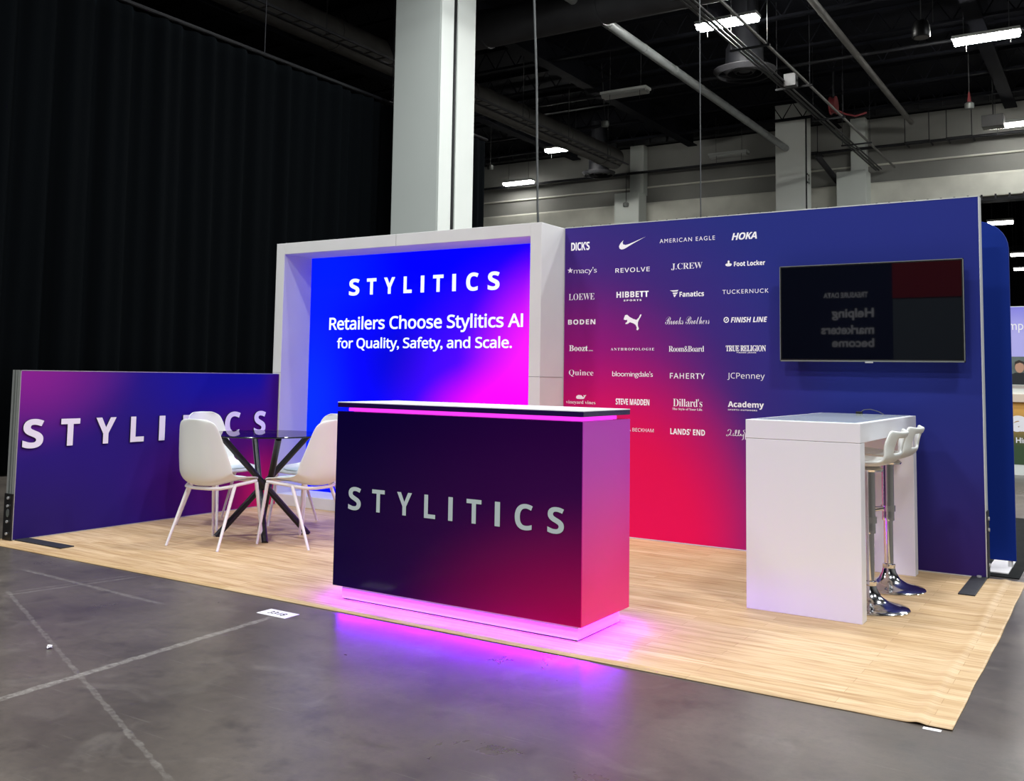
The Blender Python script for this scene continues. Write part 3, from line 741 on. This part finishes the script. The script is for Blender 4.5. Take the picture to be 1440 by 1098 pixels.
for ch in [('S',-2.748,-2.619),('T',-2.53,-2.415),('Y',-2.325,-2.194),('L',-2.095,-2.0),('I',-1.9,-1.86),('T',-1.763,-1.648),('I',-1.553,-1.512),('C',-1.404,-1.275),('S',-1.179,-1.058)]:
    r = 0.004 if ch[0] in 'SC' else 0
    bm_obj(letters([(ch[0], ch[1], ch[2], 1.956-r, 2.108+r)], lambda a, d, z: (a, -0.0015, z), 0.012), 'letter', M['sign_white'], fr)
bm_obj([put(text_bm(sans('Retailers Choose Stylitics AI'), 0.02, spacing=0.97, cap=0.90), lambda v: (-2.985+v.x*2.166, -0.0015, 1.596+v.y*0.160))], 'lettering', M['sign_white'], fr)
bm_obj([put(text_bm(sans('for Quality, Safety, and Scale.'), 0.02, spacing=0.97), lambda v: (-2.88+v.x*1.955, -0.0015, 1.428+v.y*0.130))], 'lettering', M['sign_white'], fr)

sub(fr, 'fabric_graphic', 'letter', 'lettering')
# --- low side panel
XP = -3.254
lp = thing('display_wall', 'low long purple panel with raised white lettering before the black curtain', 'display panel', (0,0,0))
pm = blob_mat('low panel print', lin(40,14,120), [
    ((XP,-1.0,1.2),(9,1.5,0.75),lin(8,4,148),0.1),
    ((XP,-3.0,0.0),(9,1.6,0.75),lin(36,18,96),0.1),
    ((XP,-2.95,1.25),(9,1.15,0.72),lin(138,24,144),0.05),
    ((XP,-0.45,0.30),(9,1.75,0.90),lin(84,0,98),0.2),
    ((XP,-0.25,0.1),(9,0.95,0.62),lin(205,0,78),0.1),
    ((XP,-0.3,1.05),(9,0.35,0.5),lin(64,8,108),0.2)], rough=0.75, spec=0.2)
Y0, Y1, HP = -2.906, -0.372, 1.208
b = MB(); b.box(XP-0.004, XP, Y0+0.005, Y1, ZF+0.006, HP-0.005); b.build('fabric_graphic', pm, lp)
b = MB(); b.box(XP-0.099, XP-0.004, Y0, Y1, ZF, HP); b.box(XP-0.004, XP+0.002, Y0, Y0+0.005, ZF, HP); b.box(XP-0.004, XP+0.002, Y0, Y1, HP-0.005, HP); b.box(XP-0.004, XP+0.002, Y0, Y1, ZF, ZF+0.006)
b.build('frame', M['alu'], lp)
b = MB(); b.box(XP-0.066, XP-0.056, Y0-0.006, Y0, 0.33, HP); b.box(XP-0.034, XP-0.030, Y0-0.004, Y0, 0.33, HP); b.build('groove', M['alu_dark'], lp, split=True)
b = MB(); b.box(XP-0.101, XP-0.001, Y0-0.010, Y0, ZF, 0.33); b.build('bracket', M['black_metal'], lp)
for z in (0.05, 0.135, 0.245, 0.30):
    b = MB(); b.tube([(XP-0.05,Y0-0.018,z),(XP-0.05,Y0-0.008,z)],0.010,10); b.build('screw', M['screw'], lp)
b = MB(); b.prism([(0.018*math.cos(k*PI/8),0.03*math.sin(k*PI/8)) for k in range(16)], lambda p:(XP-0.05+p[0],Y0-0.009,0.195+p[1]), lambda p:(XP-0.05+p[0],Y0-0.012,0.195+p[1])); b.build('slot', M['alu_dark'], lp)
b = MB(); b.box(XP, -2.71, -2.885, -2.78, ZF, ZF+0.008); b.build('foot_plate', M['dark_plate'], lp, bevel=0.002)
for ch, a0, a1 in [('S',-2.873,-2.713),('T',-2.577,-2.421),('Y',-2.285,-2.107),('L',-1.974,-1.847),('I',-1.703,-1.645),('T',-1.465,-1.312),('I',-1.178,-1.124),('C',-1.012,-0.836),('S',-0.673,-0.532)]:
    r = 0.005 if ch in 'SC' else 0
    sh = 0.0 if a0 < -1.2 else 0.012
    bm_obj(letters([(ch, a0, a1, 0.652+sh-r, 0.852+sh+r)], lambda a, d, z: (XP+0.0005+d, a, z), 0.012, 0.012), 'letter', M['letter_white'], lp, M['letter_shade_edge'])

sub(lp, 'fabric_graphic', 'letter'); sub(lp, 'bracket', 'screw', 'slot'); sub(lp, 'frame', 'groove')
# --- reception counter
CX0, CX1, CY0, CY1, CH = -0.258, 1.263, -2.872, -2.362, 1.067
ct = thing('reception_counter', 'glowing dark purple reception counter with white lettering and pink light strip', 'counter', (0,0,0))
cm = blob_mat('counter front print', lin(14,0,58), [
    ((1.5,CY0,0.3),(2.0,9,1.25),lin(66,0,78),0.05),
    ((1.45,CY0,0.0),(1.35,9,0.72),lin(186,0,84),0.0)], rough=0.12, spec=0.28)
sm = blob_mat('counter side print', lin(190,54,194), [
    ((CX1,CY0,0.0),(9,9,0.98),lin(245,10,126),0.15)], rough=0.3, spec=0.4)
b = MB(); b.box(CX0, CX1-0.004, CY0, CY1, 0.0795, CH-0.051); b.build('body', cm, ct, bevel=0.001)
b = MB(); b.box(CX1-0.004, CX1, CY0+0.001, CY1, 0.0795, CH-0.051); tag(b.build('end_panel', sm, ct), 'pink end panel')
b = MB(); b.box(CX0, CX1, CY0, CY1, CH-0.0286, CH-0.004); b.build('countertop', mat('dark glossy edge', lin(30,6,70), 0.25), ct, bevel=0.001)
b = MB(); b.box(CX0, CX1, CY0, CY1, CH-0.004, CH); tag(b.build('top_sheet', M['white'], ct), 'white counter surface')
b = MB(); b.box(CX0+0.10, CX1-0.02, CY0+0.02, CY1-0.16, CH-0.051, CH-0.0286); b.build('spacer', M['white'], ct)
b = MB(); b.box(CX0+0.08, CX1-0.003, CY0+0.003, CY0+0.02, CH-0.0475, CH-0.0305); b.box(CX1-0.02, CX1-0.003, CY0+0.02, CY1-0.15, CH-0.0475, CH-0.0305)
tag(b.build('light_strip', M['led_pink'], ct), 'glowing pink light strip')
b = MB(); b.box(CX0+0.037, CX1-0.037, CY0+0.037, CY1-0.037, ZF+0.006, 0.0795); tag(b.build('plinth', M['white'], ct), 'white recessed base')
b = MB(); b.box(CX0+0.05, CX1-0.05, CY0+0.05, CY1-0.05, ZF, ZF+0.006); b.build('skid', M['black'], ct)
for ch, a0, a1 in [('S',-0.162,-0.073),('T',0.004,0.09),('Y',0.173,0.271),('L',0.351,0.422),('I',0.503,0.53),('T',0.614,0.703),('I',0.782,0.812),('C',0.897,0.997),('S',1.078,1.167)]:
    r = 0.003 if ch in 'SC' else 0
    bm_obj(letters([(ch, a0, a1, 0.493-r, 0.611+r)], lambda a, d, z: (a, CY0-0.0015, z), 0.0), 'letter', M['letter_grey'], ct)
sub(ct, 'body', 'letter'); sub(ct, 'countertop', 'top_sheet')
# the violet strips tucked under the counter's overhang, on all four sides
VIO = (0.24, 0.0, 1.0)
L_, W_ = CX1-CX0-0.06, CY1-CY0-0.06
area_light('counter_glow', ((CX0+CX1)/2, CY0+0.016, 0.077), (L_, 0.012), 13.0, VIO, (math.radians(-35), 0, 0))
area_light('counter_glow', ((CX0+CX1)/2, CY1-0.016, 0.077), (L_, 0.012), 14.0, VIO, (math.radians(35), 0, 0))
area_light('counter_glow', (CX1-0.016, (CY0+CY1)/2, 0.077), (0.012, W_), 7.0, VIO, (0, math.radians(-35), 0))
area_light('counter_glow', (CX0+0.016, (CY0+CY1)/2, 0.077), (0.012, W_), 7.0, VIO, (0, math.radians(35), 0))

area_light('counter_glow', (CX0+0.3, CY1-0.04, CH-0.04), (0.9, 0.015), 5.0, (1.0, 0.1, 0.5), (math.radians(90), 0, math.radians(40)))  # added unseen pink light, tints the chair behind the counter
# --- tall white table
TX0, TX1, TY0, TY1, TZ = 1.642, 2.241, -1.70, -0.12, 1.010
tb = thing('bar_table', 'tall white boxy table in front of the logo wall', 'table', (0,0,0))
b = MB(); b.box(TX0, TX1, TY0, TY1, TZ-0.10, TZ); b.build('tabletop', M['white'], tb, bevel=0.002)
for y in (TY0, TY1-0.10):
    b = MB(); b.box(TX0+0.001, TX1-0.001, y+0.001, y+0.099, ZF, TZ-0.1015); b.build('leg_panel', M['white'], tb, bevel=0.002)
b = MB(); b.box(TX0+0.03, TX1-0.03, TY0+0.03, TY1-0.03, TZ, TZ+0.002); b.build('glass_sheet', mat('pale glass sheet', lin(214,224,222), 0.08, spec=0.6), tb)
t = thing('power_cable', 'small black cable end lying on the white table top', 'cable', (1.90,-0.17,TZ))
b = MB(); b.box(-0.02,0.02,-0.012,0.012,0.0,0.018); b.build('plug', M['black'], t, bevel=0.003)
b = MB(); b.tube([(0.01,0,0.012),(0.03,0,0.03),(0.07,0.005,0.034),(0.12,0.01,0.02),(0.15,0.01,0.004)],0.0025,6); b.build('cord', M['cable'], t, smooth=True)

# --- bar stools
def make_stool():
    t = thing('bar_stool', 'white bar stool on a chrome pedestal, nearer the camera, half under the tall table', 'stool', group='bar stools at the tall table')
    b = MB(); b.lathe([(0,0),(0.2,0),(0.203,0.006),(0.197,0.012),(0.15,0.022),(0.10,0.038),(0.06,0.064),(0.04,0.098),(0.034,0.125),(0.0,0.125)],48); b.build('base', M['chrome'], t, smooth=True)
    b = MB(); b.lathe([(0.034,0.12),(0.036,0.128),(0.036,0.145),(0.027,0.15),(0.026,0.15),(0.026,0.42)],32); b.build('pole', M['chrome'], t, smooth=True)
    b = MB(); b.lathe([(0.027,0.400),(0.034,0.400),(0.035,0.408),(0.034,0.42),(0.034,0.735),(0.0,0.735)],32); b.build('sleeve', M['chrome'], t, smooth=True)
    pts = [(0.03*math.cos(a)-0.0, 0.03*math.sin(a), 0.445) for a in (1.2,)]
    ring = [(-0.02,0.03,0.47),(-0.10,0.10,0.455),(-0.18,0.11,0.45),(-0.235,0.06,0.45),(-0.245,0,0.45),(-0.235,-0.06,0.45),(-0.18,-0.11,0.45),(-0.10,-0.10,0.455),(-0.02,-0.03,0.47)]
    b = MB(); b.tube(ring, 0.010, 10); b.lathe([(0.034,0.455),(0.041,0.455),(0.041,0.49),(0.034,0.49)],24); b.build('footrest', M['chrome'], t, smooth=True)
    b = MB(); b.lathe([(0,0.735),(0.075,0.735),(0.08,0.745),(0.06,0.762),(0,0.762)],24); b.build('seat_mount', M['chrome'], t, smooth=True)
    # moulded seat: faces -x, low curved back on +x with a hand slot
    prof = [(-0.205,0.778),(-0.19,0.792),(-0.14,0.788),(-0.06,0.777),(0.02,0.773),(0.08,0.777),(0.125,0.793),(0.150,0.818),(0.162,0.842),(0.172,0.872),(0.181,0.900),(0.188,0.922),(0.196,0.944),(0.202,0.958)]
    hw =   [0.150,0.178,0.192,0.20,0.205,0.207,0.206,0.204,0.20,0.196,0.190,0.184,0.176,0.160]
    nt_ = 14
    b = MB(); grid = []
    for i, ((x, z), hwid) in enumerate(zip(prof, hw)):
        r = []
        for j in range(nt_+1):
            tt = -1+2*j/nt_
            lift = 0.022*abs(tt)**4 if i < 6 else 0.010*abs(tt)**4
            back = 0.0 if i < 6 else -0.05*tt*tt*min(1,(i-5)/4)
            r.append(b.bm.verts.new((x+back, tt*hwid, z+lift)))
        grid.append(r)
    for i in range(len(prof)-1):
        for j in range(nt_):
            if 8 <= i <= 10 and 3 <= j <= nt_-4: continue
            b.bm.faces.new([grid[i][j], grid[i][j+1], grid[i+1][j+1], grid[i+1][j]])
    o = b.build('seat', M['plastic'], t, smooth=True)
    md = o.modifiers.new('solid', 'SOLIDIFY'); md.thickness = 0.018; md.offset = 0
    md = o.modifiers.new('sub', 'SUBSURF'); md.levels = 2; md.render_levels = 2
    return t
st = make_stool(); st.location = (2.19, -1.29, ZF)
dup(st, (2.175, -0.70, ZF), 0.0, 'white bar stool on a chrome pedestal, farther from the camera, nearer the logo wall')

# --- white chairs round the glass table
def make_chair():
    t = thing('dining_chair', '', 'chair', group='white shell chairs at the glass table')
    prof = [(0.225,0.428),(0.213,0.450),(0.16,0.456),(0.07,0.446),(-0.04,0.430),(-0.12,0.419),(-0.175,0.423),(-0.214,0.452),(-0.234,0.508),(-0.244,0.60),(-0.250,0.69),(-0.256,0.77),(-0.261,0.835),(-0.264,0.872),(-0.266,0.888)]
    hw =   [0.175,0.198,0.210,0.220,0.228,0.234,0.240,0.242,0.238,0.224,0.206,0.188,0.168,0.140,0.09]
    nt_ = 12
    b = MB(); grid = []
    for i, ((y, z), hwid) in enumerate(zip(prof, hw)):
        r = []
        k = i/(len(prof)-1)
        for j in range(nt_+1):
            tt = -1+2*j/nt_
            a = abs(tt)**2.6
            zl = (0.010+0.085*max(0.0, 1-abs(i-6)/4.0))*a
            yl = 0.0 if i < 4 else 0.085*a*max(0.0, 1-abs(i-8)/5.5)+ (0.025*a if i >= 7 else 0)
            if i >= len(prof)-2: zl -= 0.012*abs(tt)**2
            r.append(b.bm.verts.new((tt*hwid, y+yl, z+zl)))
        grid.append(r)
    for i in range(len(prof)-1):
        for j in range(nt_): b.bm.faces.new([grid[i][j], grid[i][j+1], grid[i+1][j+1], grid[i+1][j]])
    o = b.build('seat_shell', M['plastic'], t, smooth=True)
    md = o.modifiers.new('solid', 'SOLIDIFY'); md.thickness = 0.009; md.offset = 0
    md = o.modifiers.new('sub', 'SUBSURF'); md.levels = 2; md.render_levels = 2
    # pad
    b = MB(); n = 32; prev = None; rings = []
    for s, dz in ((1.0, 0.003), (0.97, 0.009), (0.85, 0.012), (0.4, 0.012)):
        r = []
        for k in range(n):
            a = 2*PI*k/n
            ex = math.copysign(abs(math.cos(a))**0.75, math.cos(a)); ey = math.copysign(abs(math.sin(a))**0.75, math.sin(a))
            yy = 0.045+0.165*s*ey
            zz = 0.447+0.006*(yy/0.2)**2
            r.append(b.bm.verts.new((0.175*s*ex, yy, zz+dz)))
        rings.append(r)
    for A, B in zip(rings, rings[1:]):
        for k in range(n): b.bm.faces.new([A[k], A[(k+1)%n], B[(k+1)%n], B[k]])
    b.bm.faces.new(rings[-1]); 
    tag(b.build('seat_pad', M['pad'], t, smooth=True), 'pale blue-grey seat pad')
    sub(t, 'seat_shell', 'seat_pad')
    # frame under the shell
    loop = [(0,0.205,0.436),(0.15,0.205,0.436),(0.19,0.19,0.437),(0.2,0.12,0.434),(0.203,0.0,0.428),(0.192,-0.08,0.418),(0.155,-0.14,0.409),(0.08,-0.168,0.406),(0,-0.172,0.406),(-0.08,-0.168,0.406),(-0.155,-0.14,0.409),(-0.192,-0.08,0.418),(-0.203,0.0,0.428),(-0.2,0.12,0.434),(-0.19,0.19,0.437),(-0.15,0.205,0.436),(0,0.205,0.436)]
    b = MB(); b.tube(loop, 0.012, 10); b.build('seat_frame', M['white_metal'], t, smooth=True)
    for sx in (-1, 1):
        b = MB(); b.tube([(sx*0.23,0.235,0),(sx*0.198,0.185,0.428)], [0.009,0.0135], 12); b.build('leg', M['white_metal'], t, smooth=True)
        b = MB(); b.tube([(sx*0.23,-0.235,0),(sx*0.204,-0.05,0.424)], [0.009,0.0135], 12); b.build('leg', M['white_metal'], t, smooth=True)
    return t
ch = make_chair(); ch.location = (-2.065, -2.11, ZF); ch.rotation_euler = (0, 0, math.radians(7))
ch['label'] = 'white shell chair seen from behind in front of the low purple panel'
dup(ch, (-1.615, -1.685, ZF), math.radians(94), 'white shell chair seen from behind, nearest the reception counter')
dup(ch, (-2.73, -1.49, ZF), math.radians(-90), 'white shell chair against the low purple panel, facing the glass table')
dup(ch, (-2.09, -1.13, ZF), math.radians(169), 'white shell chair in front of the light box, mostly hidden behind another chair')

# --- glass table
gt = thing('glass_table', 'round smoked-glass table on crossed black legs between the white chairs', 'table', (-2.07, -1.65, ZF))
b = MB(); b.lathe([(0,0.746),(0.447,0.746),(0.45,0.749),(0.45,0.753),(0.447,0.756),(0,0.756)],64); b.build('tabletop', M['glass'], gt)
b = MB(); b.lathe([(0.4502,0.747),(0.452,0.749),(0.452,0.754),(0.4502,0.756)],64); b.build('glass_rim', M['glass_edge'], gt, smooth=True)
for k, deg in enumerate((-41, 49, 139, 229)):
    a = math.radians(deg); a2 = a+PI+0.22
    f = Vector((0.335*math.cos(a), 0.335*math.sin(a), 0)); tp = Vector((0.33*math.cos(a2), 0.33*math.sin(a2), 0.738))
    b = MB(); b.tube([f, tp], 0.023, 16); b.build('leg', M['black_metal'], gt, smooth=True)
    b = MB(); b.tube([tp, tp+Vector((0,0,0.008))], 0.022, 14); b.build('glass_pad', M['black_metal'], gt)
b = MB(); b.lathe([(0,0.335),(0.05,0.34),(0.058,0.355),(0.058,0.375),(0.05,0.39),(0,0.395)],20); b.build('hub', M['black_metal'], gt, smooth=True)

sub(gt, 'tabletop', 'glass_rim', 'glass_pad')
# --- small things on the floor
t = thing('booth_number_card', 'white number card lying on the concrete before the wood flooring', 'card', (-0.265,-3.268,0))
b = MB(); b.box(-0.1,0.1,-0.052,0.052,0,0.0015); b.build('card', M['paper'], t)
bm_obj([put(text_bm('3318', 0.01), lambda v: (-0.055+v.x*0.11, -0.024+v.y*0.046, 0.002))], 'printed_number', M['ink'], t)
b = MB(); bmesh.ops.create_icosphere(b.bm, subdivisions=2, radius=0.013)
for v in b.bm.verts: v.co *= random.uniform(0.6, 1.25); v.co.z = v.co.z*0.6+0.008
o = b.build('paper_scrap', M['paper']); o.location = (-0.607,-4.303,0.001); tag(o, 'tiny crumpled white scrap lying on the dark concrete', 'litter', kind='thing')
b = MB(); b.box(-0.03,0.03,-0.012,0.012,0,0.001); o = b.build('tape_scrap', M['paper']); o.location=(2.775,-3.082,0.0003); tag(o,'bit of white tape at the front right corner of the wood flooring','tape')

# ------------------------------------------------------------------ neighbours
bd = thing('fabric_backdrop', 'blue round-cornered fabric backdrop behind the logo wall', 'backdrop', (0,0.5,0))
def rr(x0,x1,z0,z1,r):
    p = [(x0,z0),(x1,z0)]
    for k in range(9): a = k*PI/16; p.append((x1-r+r*math.cos(a), z1-r+r*math.sin(a)))
    for k in range(9): a = PI/2+k*PI/16; p.append((x0+r+r*math.cos(a), z1-r+r*math.sin(a)))
    return p
b = MB(); b.prism(rr(0.35,2.745,0.05,2.345,0.2), lambda p:(p[0],-0.018,p[1]), lambda p:(p[0],0.018,p[1])); b.build('fabric_cover', M['blue_cloth'], bd, bevel=0.012, seg=3)
for x in (0.6, 2.66):
    b = MB(); b.box(x-0.07,x+0.06,-0.27,0.27,0.006,0.012); b.tube([(x+0.05,0,0.01),(x+0.05,0,0.08)],0.015,10); tag(b.build('foot', M['white_metal'], bd), 'white metal foot plate')
b = MB(); b.box(-0.3,2.79,0.115,3.25,0.0,0.006); o = b.build('carpet_tile', M['black_cloth']); tag(o,'black carpet on the floor under the blue backdrop','carpet')
fd = thing('display_stand', 'distant lavender and orange display stand at the far right edge', 'display stand', (0,8.1,0))
b = MB(); b.box(0.9,3.9,0.0,0.12,0.0,2.29); b.build('body', M['column_b'], fd)
gm = blob_mat('lavender print', lin(188,182,246), [((2.3,0,2.4),(3,9,0.55),lin(134,130,232),0.0)], rough=0.6)
b = MB(); b.box(0.92,3.88,-0.003,0.0,1.60,2.28); b.build('graphic', gm, fd)
b = MB(); b.box(0.92,3.88,-0.003,0.0,1.22,1.60); b.build('photo_print', mat('photo backdrop', lin(96,108,104),0.6,noise=0.3,nscale=6), fd)
b = MB(); b.box(0.92,3.88,-0.003,0.0,1.17,1.21); b.build('caption_band', mat('grey band', lin(176,168,160),0.6), fd)
b = MB(); b.box(0.9,3.9,-0.06,0.0,0.985,1.09); b.build('shelf', mat('cream shelf', lin(226,206,186),0.5), fd)
om = blob_mat('orange to green print', lin(62,84,56), [((2.2,0,1.1),(4,9,0.75),lin(238,178,92),0.15)], rough=0.6)
b = MB(); b.box(0.92,3.88,-0.003,0.0,0.14,0.98); b.build('graphic', om, fd)
def on(u0,u1,z0,z1,d=-0.0045): return lambda v:(u0+v.x*(u1-u0),d,z0+v.y*(z1-z0))
bm_obj([put(text_bm('emplo',0.0), on(1.99,2.36,1.925,2.09))],'lettering',M['print_white'],fd)
bm_obj([put(text_bm('a',0.05), on(2.06,2.28,0.58,0.80))],'lettering',M['print_white'],fd)
bm_obj([put(text_bm('Hire I',0.02), on(2.12,2.33,0.43,0.505))],'lettering',M['print_white'],fd)
# portrait inside the photo print: skin, hair, dark shirt
b = MB(); b.prism([(2.185+0.055*math.cos(k*PI/10),1.455+0.075*math.sin(k*PI/10)) for k in range(20)], on_ := (lambda p:(p[0],-0.0040,p[1])), lambda p:(p[0],-0.0050,p[1])); b.build('portrait_face', mat('printed skin',lin(196,150,124),0.6), fd)
b = MB(); b.prism([(2.125,1.46),(2.13,1.53),(2.18,1.555),(2.24,1.53),(2.25,1.47),(2.235,1.50),(2.19,1.52),(2.14,1.50)], lambda p:(p[0],-0.0052,p[1]), lambda p:(p[0],-0.0056,p[1])); b.build('portrait_hair', mat('printed hair',lin(48,38,32),0.6), fd)
b = MB(); b.prism([(2.0,1.225),(2.02,1.33),(2.13,1.38),(2.24,1.38),(2.36,1.34),(2.42,1.225)], lambda p:(p[0],-0.0040,p[1]), lambda p:(p[0],-0.0048,p[1])); b.build('portrait_shirt', mat('printed shirt',lin(26,30,36),0.6), fd)

sub(fd, 'photo_print', 'portrait_face', 'portrait_hair', 'portrait_shirt')
# the stand across the aisle, seen mirrored in the television
op = thing('opposite_stand', 'dark blue and red stand across the aisle mirrored in the television', 'display stand', (0,-12.0,0))
b = MB(); b.box(-3.2,-0.12,-0.1,0.0,0,3.6); b.build('blue_wall', mat('navy fabric',lin(16,26,70),0.7), op)
b = MB(); b.box(-0.12,2.4,-0.1,0.0,0,3.6); b.build('grey_wall', mat('grey fabric',lin(92,100,108),0.7), op)
b = MB(); b.box(-0.12,2.4,0.0,0.02,2.75,3.6); b.build('red_header', mat('red fabric',lin(150,20,34),0.7), op)
def opp(u0,u1,z0,z1): return lambda v:(u1-v.x*(u1-u0),0.002,z0+v.y*(z1-z0))
for s, u0, u1, z0, z1, wt in (('TREASURE DATA',-1.35,-0.55,2.78,2.88,0.03),('Helping',-1.2,-0.45,2.36,2.58,0.03),('marketers',-1.4,-0.45,2.10,2.27,0.03),('become',-1.2,-0.45,1.86,2.02,0.03)):
    bm_obj([put(text_bm(s,wt), opp(u0,u1,z0,z1))],'lettering',M['print_white'],op)
